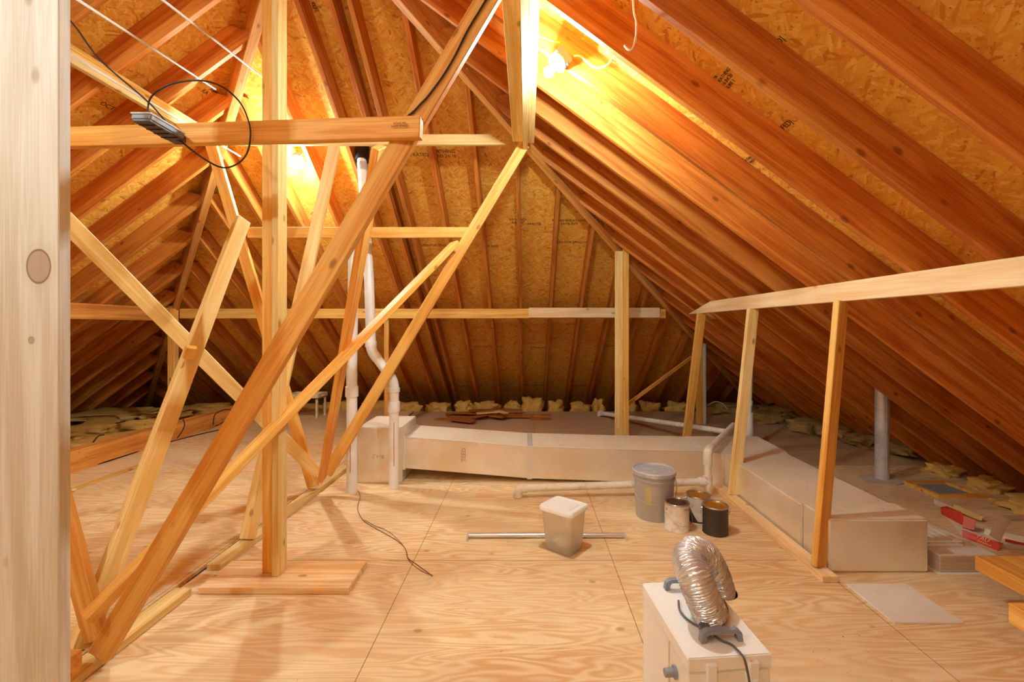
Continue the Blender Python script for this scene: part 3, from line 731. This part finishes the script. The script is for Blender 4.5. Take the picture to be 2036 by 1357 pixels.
obj('lid_grip', box((.068, -.05, .274), (.084, .05, .281), .003), LIDW, t)
bm = bmesh.new(); bmesh.ops.create_icosphere(bm, subdivisions=4, radius=1)
for v in bm.verts:
    p = v.co.copy(); d = 1+.35*noise.noise(p*2.2); v.co = Vector((p.x*.075*d, p.y*.06*d, .062+p.z*.05*d))
obj('contents', bm, LIDW, t, True)

t = thing('metal_rod', 'shiny steel rod with end brackets lying behind the frosted container', 'rod', (-.392, 3.03, .0))
obj('tube', tube([(0, 0, .017), (1.04, 0, .017)], .0155, 18), STEEL, t, 'auto')
for x in (0, 1.04):
    obj('end_bracket', box((x-.005, -.05, .0), (x+.005, .017, .036), .002), GALV, t)

# ---------------------------------------------------------------- cabinet with flexible hose
A = Vector((.437, 1.236, 0)); rz = math.atan2(.02, .238)
t = thing('filter_cabinet', 'white metal box with grey handles, latches and a knob in the foreground', 'cabinet', A, rz)
CW, CL, CH = .239, .37, .5
obj('cabinet_body', box((.002, .002, 0), (CW-.002, CL-.002, .458), .003), CABM, t)
obj('cabinet_lid', box((0, 0, .46), (CW, CL, CH), .003), CABM, t)
def chandle(x0, x1, y):
    bm = bmesh.new(); h = .035; w_ = .011; z = CH
    prof = [(x0, z), (x0+.004, z+.026), (x0+.02, z+h), (x1-.02, z+h), (x1-.004, z+.026), (x1, z), (x1-.016, z), (x1-.017, z+.02), (x1-.024, z+h-.009), (x0+.024, z+h-.009), (x0+.017, z+.02), (x0+.016, z)]
    a = [bm.verts.new((px, y-w_, pz)) for px, pz in prof]; b = [bm.verts.new((px, y+w_, pz)) for px, pz in prof]
    bm.faces.new(a); bm.faces.new(b[::-1]); n = len(prof)
    for i in range(n): bm.faces.new((a[i], b[i], b[(i+1) % n], a[(i+1) % n]))
    bmesh.ops.bevel(bm, geom=bm.edges[:], offset=.0015, segments=2, affect='EDGES')
    return obj('handle', bm, GREYP, t)
chandle(.062, .188, .062); chandle(.062, .188, CL-.045)
for x in (.065, .185):
    l = obj('latch', box((x-.014, -.009, .425), (x+.014, .002, .485), .002), CABM, t)
    obj('latch_tongue', box((x-.008, -.015, .41), (x+.008, -.009, .44), .002), CABM, l)
kn = obj('knob', lathe([(.018, 0), (.018, .005), (.012, .006), (.012, .03), (.011, .032)], 28), GREYP, t, 'auto'); kn.location = (0, .085, .40); kn.rotation_euler = (0, -math.pi/2, 0)
obj('corner_seam', box((-.001, .13, .0), (.002, .133, .458)), TILE_E, t)

hp = [at(1413, 1224, 1.385), at(1398, 1190, 1.38), at(1382, 1150, 1.39), at(1371, 1122, 1.43), at(1378, 1103, 1.475), at(1400, 1108, 1.52), at(1418, 1140, 1.545), at(1428, 1170, 1.55), at(1434, 1200, 1.55)]
hp = smooth_path(hp, 22)
ns = 34; bm = bmesh.new(); pts = []; rad = []
# resample evenly, concertina profile
L = [0]
for i in range(1, len(hp)): L.append(L[-1]+(hp[i]-hp[i-1]).length)
tot = L[-1]; nR = 400; j = 0
for i in range(nR):
    s = tot*i/(nR-1)
    while j < len(L)-2 and L[j+1] < s: j += 1
    f_ = (s-L[j])/max(L[j+1]-L[j], 1e-6); pts.append(hp[j].lerp(hp[j+1], min(f_, 1)))
    rad.append(.050+.0028*math.sin(i*2*math.pi/5.0))
tube_bm(bm, pts, rad, ns)
rnd = random.Random(4)
for v in bm.verts: v.co += Vector((rnd.uniform(-1, 1), rnd.uniform(-1, 1), rnd.uniform(-1, 1)))*.0016
org = hp[0].copy(); org.z = .5
for v in bm.verts: v.co -= org; v.co.z = max(v.co.z, .0015)
o = tag(obj('flexible_hose', bm, FLEX, None, True), 'silver crinkled flexible hose bent over on top of the white box', 'hose'); o.location = org
cp = [at(1352, 1205, 1.50), at(1362, 1225, 1.43), at(1385, 1240, 1.37), at(1412, 1248, 1.35), at(1432, 1238, 1.38), at(1441, 1215, 1.45), at(1438, 1200, 1.5)]
cord = bmesh.new()
def onlid(px, py): Y = .894*F/(py-VY); p = at(px, py, Y); return p
o1 = [onlid(*p) for p in ((1349, 1195), (1352, 1215), (1370, 1235), (1395, 1248), (1420, 1250), (1442, 1238), (1447, 1215), (1441, 1198))]
tube_bm(cord, smooth_path(o1, 6), .0032, 8)
o2 = [onlid(*p)+Vector((0, 0, z)) for p, z in (((1447, 1225), .004), ((1425, 1238), .008), ((1408, 1258), .012), ((1432, 1273), .0), ((1455, 1283), .0), ((1475, 1306), .004))]
o2 += [at(1482, 1318, 1.222), at(1490, 1357, 1.218), at(1498, 1420, 1.215)]
tube_bm(cord, smooth_path(o2, 6), .0032, 8)
c = onlid(1402, 1262); bm_box(cord, c+Vector((-.014, -.018, .004)), c+Vector((.014, .018, .026)), .004); tube_bm(cord, [c+Vector((-.006, -.018, .015)), c+Vector((-.008, -.034, .013))], .002, 6); tube_bm(cord, [c+Vector((.006, -.018, .015)), c+Vector((.004, -.034, .013))], .002, 6)
org = Vector((c.x, c.y, .5))
for v in cord.verts: v.co -= org
o = tag(obj('power_cord', cord, GREYCORD, None, 'auto'), 'dark power cord with plug coiled on the white box and hanging over its edge', 'cord'); o.location = org

# ---------------------------------------------------------------- tiles, carton, lumber at the right
o = tag(obj('floor_tile', box((1.733, 2.147, 0), (2.062, 2.475, .009), .001), [TILEM]), 'single square ceramic tile lying flat on the bare floor', 'tile')
z = .004; i = 0
rnd = random.Random(2)
spacer = tag(obj('mosaic_sheet', box((2.34, 2.575, 0), (2.69, 2.93, .004)), TILE_W), 'white scalloped mosaic sheet under the tile stack', 'tile')
for i in range(11):
    dx, dy = rnd.uniform(-.002, .002), rnd.uniform(-.002, .002)
    tag(obj('stacked_tile', box((2.355+dx, 2.595+dy, z), (2.68+dx, 2.92+dy, z+.0085), .001), TILEM if i == 10 else TILE_E), 'beige tile in the stack beside the duct end, %s from the bottom' % ORD[i], 'tile', 'stack of beige tiles'); z += .0091
for i in range(2):
    bm = bmesh.new(); bm_box(bm, (0, 0, 0), (.25, .30, .012), .001)
    for k in range(5): bm_box(bm, (.012+k*.048, .004, .011), (.038+k*.048, .296, .016), .002)
    o = tag(obj('ribbed_tile', bm, [TILE_W]), ('upper' if i else 'lower')+' white ribbed tile on top of the beige tile stack', 'tile', 'ribbed tiles'); o.location = (2.335+.006*i, 2.70+.01*i, z+.0165*i)
t = thing('tile_carton', 'torn red and cream tile carton lying open at the right', 'carton', (3.0, 3.1, 0))
def wallp(name, a, b, h0, h1, m, lean=0., th=.003):
    a, b = Vector(a), Vector(b); d = (b-a).normalized(); n = Vector((-d.y, d.x, 0))
    bm = bmesh.new(); vs = [bm.verts.new(p) for p in (a, b, b+Vector((0, 0, h1))+n*lean, a+Vector((0, 0, h0))+n*lean)]
    f = bm.faces.new(vs); bmesh.ops.solidify(bm, geom=[f], thickness=th)
    for v in bm.verts: v.co -= Vector((3.0, 3.1, 0))
    return obj(name, bm, m, t)
pa = at(1913, 1069, 3.04); pb = at(1985, 1096, 2.85)
def panel(name, pts, m, th=.003):
    P = [at(*p) for p in pts]
    for p in P: p.z = max(p.z, .003)
    n = (P[1]-P[0]).cross(P[-1]-P[0]).normalized()
    if n.dot(Vector((0, 0, H))-P[0]) < 0: n = -n
    O = Vector((3.0, 3.1, 0)); bm = bmesh.new()
    a = [bm.verts.new(p-O) for p in P]; b = [bm.verts.new(p-O-n*th) for p in P]
    bm.faces.new(a); bm.faces.new(b[::-1]); k = len(P)
    for i in range(k): bm.faces.new((a[i], b[i], b[(i+1) % k], a[(i+1) % k]))
    return obj(name, bm, m, t)
panel('side_panel', [(1913, 1069, 3.04), (1984, 1096, 2.85), (1995, 1081, 2.86), (1913, 1053, 3.06)], REDC)
panel('side_panel', [(1871.5, 1023, 3.41), (1912, 1045.6, 3.22), (1916, 1025, 3.25), (1909, 1018, 3.28), (1882, 1007, 3.42), (1869.5, 1009, 3.43)], REDC)
panel('flap', [(1913, 1049, 3.17), (1937, 1055, 3.09), (1940, 1034, 3.12), (1916, 1026, 3.2)], plain('faded_red_carton', (214, 112, 88), .6))
panel('flap', [(1857, 1001, 3.62), (1869, 1010, 3.55), (1916, 1023, 3.4), (1910, 1016, 3.45), (1857, 992, 3.66)], CREAMC)
panel('flap', [(1893, 1011, 3.42), (1930, 1028, 3.30), (1951, 1036, 3.26), (1955, 1028, 3.28), (1898, 1003, 3.45)], YELC)
panel('carton_base', [(1880, 1026, 3.39), (1914, 1066, 3.06), (1984, 1093, 2.87), (2036, 1098, 2.84), (2036, 1070, 3.03), (1960, 1046, 3.21), (1930, 1036, 3.29)], CREAMC)
panel('side_panel', [(1956, 1064, 3.08), (1958, 1051, 3.08), (2036, 1068, 2.98), (2036, 1086, 2.94)], CREAMC)
panel('side_panel', [(1999, 1072, 2.95), (2050, 1084, 2.9), (2050, 1092, 2.9), (1999, 1078, 2.95)], REDC)
bm = bmesh.new(); path = [at(1989, 1078, 2.82), at(2002, 1050, 2.82), at(2012, 1037, 2.83), at(2060, 1036, 2.85)]
va = [bm.verts.new(p) for p in path]; vb = [bm.verts.new(p+Vector((.03, .10, -.005))) for p in path]
for i in range(3): bm.faces.new((va[i], va[i+1], vb[i+1], vb[i]))
bmesh.ops.solidify(bm, geom=bm.faces[:], thickness=.006)
for v in bm.verts: v.co -= Vector((3.0, 3.1, 0))
obj('torn_flap', bm, plain('torn_cardboard', (226, 190, 150), .85), t)
Q = [at(1913, 1069, 3.04), at(1984, 1096, 2.85), at(1995, 1081, 2.86), at(1913, 1053, 3.06)]
tri = (Q[1]-Q[0]).cross(Q[2]-Q[0]).normalized(); tri = tri if tri.dot(Vector((0, 0, H))-Q[0]) > 0 else -tri
for s_, size, u_, v_ in (('TAU', .038, .54, .68), ('CERÁMICA', .016, .62, .22)):
    p = Q[0].lerp(Q[1], u_).lerp(Q[3].lerp(Q[2], u_), v_)
    write(s_, size, p+tri*.004, Q[1]-Q[0], Q[2]-Q[1], GOLDT, t)
bx('lumber_plank', (2.31, .9, .15), (2.75, 2.35, .222), W_GOLD, 'thick wide plank at the right edge beside the tile stack', 'plank')
bx('wood_block', (2.45, 1.9, 0), (2.7, 2.0, .15), W_GOLD, 'block carrying the thick plank at the right edge', 'block', along=0)
bx('wood_block', (2.45, 1.0, 0), (2.7, 1.1, .15), W_GOLD, 'second block carrying the thick plank outside the picture', 'block', along=0)
bx('lumber_plank', (2.06, .6, .135), (2.20, 1.95, .222), W_GOLD, 'lower board at the right edge in front of the thick plank', 'plank')
bx('wood_block', (2.11, 1.86, 0), (2.15, 1.93, .135), W_HIP, 'short upright leg under the lower board at the right edge', 'block', along=2)
bx('wood_block', (2.08, .7, 0), (2.18, .8, .135), W_HIP, 'block under the near end of the lower board outside the picture', 'block', along=0)
# floor register
t = thing('floor_register', 'wood-framed grey vent register in the floor under the right rafters', 'vent', (3.55, 3.9, 0))
w0, w1, d0, d1 = -.15, .17, -.14, .15
obj('register_frame', bm_box(bm_box(bm_box(box((w0-.03, d0-.03, 0), (w1+.09, d0, .03)), (w0-.03, d1, 0), (w1+.03, d1+.03, .03)), (w0-.03, d0, 0), (w0, d1, .03)), (w1, d0, 0), (w1+.03, d1, .03)), W_GOLD, t)
obj('register_mesh', box((w0, d0, .001), (w1, d1, .006)), GRIT, t)

# laminate offcuts
rnd = random.Random(11); gi = 'pile of laminate offcuts'
spots = [(905, 832, .9, -.35), (930, 826, .9, .05), (945, 822, 1., -.12), (960, 828, .5, .9), (990, 818, 1.1, .02), (1005, 822, 1.0, .0), (1020, 826, .8, -.02), (920, 836, .55, -.5), (990, 830, .35, -.55), (970, 815, .8, .3), (1040, 822, 1.2, -.03), (925, 815, .8, .28), (1075, 829, .45, -.05)]
for i, (px, py, L_, a_) in enumerate(spots):
    Y = 1.36*F/(py-VY); p = at(px, py, Y)
    zz = .008+.015*(i % 5 if 1 < i < 12 else 0)
    q = Vector((p.x, min(max(Y, 6.6), 7.35), zz)); d = Vector((math.cos(a_), math.sin(a_), 0))*L_*.36
    board_at('laminate_offcut', q-d, q+d, .15, .012, (.03*((i*7) % 5-2), .02*((i*3) % 5-2), 1), W_LAM, 'brown laminate flooring offcut in the pile by the back eave, %s laid' % ORD[i], 'offcut', gi, bev=.001)
q = at(975, 816, 7.05)
board_at('laminate_offcut', (q.x-.2, 6.95, .09), (q.x+.2, 7.1, .092), .09, .012, (0, 0, 1), W_PALE, 'pale cross-laid offcut on top of the brown laminate pile', 'offcut', bev=.001)
board_at('laminate_offcut', (q.x+.1, 7.12, .10), (q.x+.25, 6.9, .102), .09, .012, (0, 0, 1), W_PALE, 'pale short offcut crossing the other pale piece on the laminate pile', 'offcut', bev=.001)

# tray table
t = thing('tray_table', 'small white wooden bed tray on legs at the back left', 'tray table', (-3.18, 6.92, .012))
bm = bmesh.new(); bm_box(bm, (-.5, 0, .30), (.0, .34, .315), .002); bm_box(bm, (-.5, 0, .30), (0, .016, .37), .002); bm_box(bm, (-.5, .324, .30), (0, .34, .37), .002); bm_box(bm, (-.5, .016, .30), (-.484, .324, .37)); bm_box(bm, (-.016, .016, .30), (0, .12, .37)); bm_box(bm, (-.016, .22, .30), (0, .324, .37)); bm_box(bm, (-.016, .12, .30), (0, .22, .325)); bm_box(bm, (-.016, .12, .35), (0, .22, .37))
obj('tray', bm, W_TRAY, t)
for x in (-.47, -.03):
    for y in (.03, .31): obj('leg', box((x-.015, y-.015, 0), (x+.015, y+.015, .30), .003), W_TRAY, t)

# ---------------------------------------------------------------- flood light, cables, rods
fb = at(350, 262, 1.93)
t = thing('flood_light', 'grey finned flood light clamped to the upper left tie', 'flood light', fb)
hs = obj('housing', box((-.042, -.085, -.013), (.042, .07, .013), .006), GREYB, t)
hs.location = Vector((-1.462, 1.815, 2.197))-fb; hs.rotation_euler = (math.radians(-5), math.radians(3), math.radians(-6))
obj('back_plate', box((-.037, -.08, -.0165), (.037, .064, -.0125), .001), GREYD, hs)
for k in range(4): obj('fin', box((-.037, -.055+k*.032, -.020), (.037, -.052+k*.032, -.016), .001), BLACK, hs)
obj('glass_rim', box((-.044, -.088, .011), (.044, .072, .0165), .002), PORC, hs)
bk = obj('bracket', box((-.03, -.045, -.028), (.022, .04, .012), .008), GREYD, t); bk.location = Vector((-1.488, 1.925, 2.216))-fb
sc_ = obj('screw', lathe([(.006, 0), (.006, .006), (.003, .007)], 16), TIN, t); sc_.rotation_euler = (math.pi/2, 0, 0); sc_.location = Vector((-1.478, 1.88, 2.197))-fb
def cable(name, pts, r, m, label, cat='cable', n=6, **k):
    pts = [Vector(p) for p in pts]; o0 = pts[0].copy()
    o = obj(name, tube([p-o0 for p in smooth_path(pts, n)], r, 8), m, None, True); o.location = o0
    return tag(o, label, cat)
lp = [(60, -40), (143, 45), (200, 120), (300, 208), (355, 275), (400, 312), (440, 333), (470, 327), (491, 305), (498, 270), (494, 240), (478, 205), (450, 178), (420, 164), (385, 160), (345, 166), (315, 180), (297, 200), (293, 232)]
cable('black_cable', [at(x, y, 1.92-.005*math.sin(i*1.3)-(.03 if 3 < i < 17 else 0)) for i, (x, y) in enumerate(lp)], .0035, BLACK, 'black cable looping in a circle around the flood light')
yb1 = 1.858
cable('black_cable', [at(x, y, yb1-.004) for x, y in ((985, -40), (966, 0), (930, 60), (905, 110), (880, 152), (852, 190), (838, 205), (822, 222), (808, 233))], .0042, BLACK, 'black cable stapled down the long diagonal brace')
cable('yellow_cable', [(-2.743, .9, 3.098), (-2.743, 1.8, 3.09), (-2.743, 3.0, 3.085), (-2.743, 3.75, 3.09), (-2.66, 3.95, 3.06), (-2.6, 4.02, 3.05)], .006, YELLOWW, 'yellow cable along the top of the upper left purlin')
cable('yellow_cable', [at(1069, 70, 2.6), at(1085, 76, 2.6), at(1100, 82, 2.6), at(1112, 84, 2.55)], .005, YELLOWW, 'short yellow cable entering the box of the near bulb')
cable('white_cable', [at(1139, 112, 2.6), at(1152, 112, 2.62), at(1165, 121, 2.62), at(1180, 133, 2.62), at(1197, 134, 2.62), at(1210, 127, 2.62), at(1217, 115, 2.64)], .006, WHITEW, 'white cable curling out of the box of the near bulb')
cable('white_cable', [at(1258, -25, 1.98), at(1260, 20, 1.98), at(1265, 45, 1.98), at(1264, 75, 1.98), at(1257, 97, 1.98), at(1248, 98, 2.0), at(1242, 91, 2.04)], .0045, WHITEW, 'white cable hanging over the second rafter at the top right')
def onfloor(px, py, z=.003): Y = (H-z)*F/(py-VY); return at(px, py, Y)
cable('brown_wire', [onfloor(*p) for p in ((712, 976), (716, 988), (711, 1012), (722, 1035), (745, 1050), (770, 1064), (790, 1076), (806, 1092), (811, 1110), (830, 1124), (860, 1146))], .0022, BROWNW, 'thin brown wire meandering over the floor from the white pipe')
cable('brown_wire', [onfloor(*p) for p in ((724, 1034), (745, 1046), (768, 1055), (792, 1074), (808, 1096), (812, 1114), (835, 1134), (859, 1144))], .0015, BROWNW, 'second strand of thin brown wire lying beside the first')
for (a_, b_), l in ((((60, -62), (429, 178)), 'left of the upper pair of white rods at the top left'), (((210, -88), (527.6, 158)), 'right of the upper pair of white rods, its tip by the tall post')):
    Yb = 3.0; p1 = at(b_[0], b_[1], Yb); d = Vector((-.20, -1, .05)).normalized()
    # run back toward the camera under the rafters
    s = 1.15; o0 = p1; p0 = at(a_[0], a_[1], 2.02)
    o = obj('white_rod', tube([Vector((0, 0, 0)), p0-p1], [.005, .0075], 10), RODM, None, True); o.location = p1; tag(o, l, 'rod', 'white rods')
p1 = at(477.5, 311, 3.9); p0 = at(60, 61, 2.3)
o = obj('white_rod', tube([Vector((0, 0, 0)), p0-p1], [.006, .0075], 10), RODM, None, True); o.location = p1; tag(o, 'lowest white rod passing behind the tie with the flood light', 'rod', 'white rods')
# wires on the left beam and in the insulation
def onplane(px, py, z): Y = (H-z)*F/(py-VY); return at(px, py, Y)
cable('black_cable', [onplane(*p, .02) for p in ((141, 938), (200, 922), (260, 903), (300, 890), (380, 868), (450, 852))], .006, BLACK, 'black cable along the foot of the left floor beam')
cable('black_cable', [at(x, y, 6.1) for x, y in ((424, 846), (427, 826), (440, 817), (455, 815), (466, 820), (455, 830), (440, 842), (428, 848))], .006, BLACK, 'black cable loop on the left floor beam behind the diagonal')
cable('black_cable', [at(x, y, 5.25) for x, y in ((352, 872), (362, 858), (367, 845), (364, 834))], .006, BLACK, 'short black cable hanging on the left floor beam')
cable('black_cable', [at(x, y, Y) for x, y, Y in ((183, 883, 4.7), (195, 868, 4.75), (207, 865, 4.8))], .007, BLACK, 'short black cable over the top of the left floor beam')
cable('grey_cable', [at(x, y, Y) for x, y, Y in ((141, 838, 6.3), (220, 834, 6.4), (290, 826, 6.7), (340, 812, 7.0))], .006, WHITEW, 'pale cable crossing the insulation at the far left')
cable('black_cable', [at(x, y, Y) for x, y, Y in ((230, 842, 5.6), (270, 836, 5.9), (290, 846, 5.8), (300, 832, 6.1), (330, 826, 6.3), (380, 815, 6.8))], .006, BLACK, 'black cable tangled over the insulation beyond the beam')
cable('white_cable', [at(x, y, 6.9) for x, y in ((1408, 806), (1422, 799), (1436, 803), (1447, 815))], .006, WHITEW, 'white cable arching from the back insulation behind the rail studs')

hd = Vector((1, 1, -S)).normalized(); hn = Vector((1, -1, 0)).normalized(); hu = hn.cross(hd); hu = hu if hu.z > 0 else -hu
hp_ = Vector((XR+.06, YP+.06, ZR-.085)); hp_ = hp_+hd*((4.85-hp_.y)/hd.y)
write('TIMBER 2x10', .07, hp_+hu*.06+hn*.0345, hd, hu, plain('green_print', (60, 110, 90), .7), HIPR)
# ---------------------------------------------------------------- ink stamps on the roof boards
def deck_ray(px, py, which):
    """point on the underside of a roof deck seen through a direction of the photograph"""
    d = at(px, py, 1)-Vector((0, 0, H))
    if which == 'R': s = (ZP-H+S*XR)/(d.z+S*d.x)
    elif which == 'L': s = (ZP-H-S*XR)/(d.z-S*d.x)
    else: s = (ZP-H+S*YP)/(d.z+S*d.y)
    return Vector((0, 0, H))+d*s
def stamp(px, py, which, body, size, m=INK, flip=1):
    p = deck_ray(px, py, which)
    deck = {'R': DECK_R, 'L': DECK_L, 'B': DECK_B}[which]
    if which == 'R': r_, u_, n_ = Vector((0, 1, 0))*flip, Vector((-1, 0, S))*flip, Vector((-S, 0, -1))
    elif which == 'L': r_, u_, n_ = Vector((0, -1, 0))*flip, Vector((1, 0, S))*flip, Vector((S, 0, -1))
    else: r_, u_, n_ = Vector((1, 0, 0))*flip, Vector((0, -1, S))*flip, Vector((0, -S, -1))
    r_, u_, n_ = r_.normalized(), u_.normalized(), n_.normalized()
    if r_.cross(u_).dot(n_) < 0: r_ = -r_
    write(body, size, p+n_*.0012, r_, u_, m, deck)
bpy.context.view_layer.update()
stamp(1545, 88, 'R', '|FED|', .04); stamp(1563, 249, 'R', '|FED|', .04); stamp(1434, 165, 'R', 'APA\nRATED SHEATHING\n24/16 7/16 INCH\nEXPOSURE 1', .026)
stamp(1480, 322, 'R', 'APA\nRATED SHEATHING\n24/16 7/16 INCH', .024)
for x, y, s in ((1030, 440, '24/16 APA\nRATED'), (1062, 446, 'PRP-108'), (1132, 442, 'RATED SHEATHING\n24/16 7/16'), (1135, 482, 'SIZED FOR SPACING'), (868, 488, 'SIZED FOR SPACING'), (975, 490, 'THIS SIDE'), (620, 12, 'RB')):
    stamp(x, y, 'B', s, .045 if s != 'RB' else .06)
for x, y, s in ((970, 690, 'SIZED FOR SPACING'), (1072, 692, 'EXPOSURE 1'), (1210, 688, 'SIZED FOR SPACING'), (925, 768, 'SIZED FOR SPACING'), (1060, 766, 'SIZED FOR SPACING'), (1160, 768, 'SIZED FOR SPACING'), (826, 308, 'APA RATED'), (878, 306, 'SHEATHING\nRATED 24/16')):
    stamp(x, y, 'B', s, .05, INKF if y > 400 else INK)
stamp(420, 185, 'L', 'APA\nRATED', .05); stamp(222, 222, 'L', 'OCT 2009\n', .05)
write('DOUG FIR\nS-DRY STAND', .011, at(795, 249, 1.82)+Vector((0, -.0045, 0)), (1, -.1, -.0), (0, 0, 1), INKF, TIE)
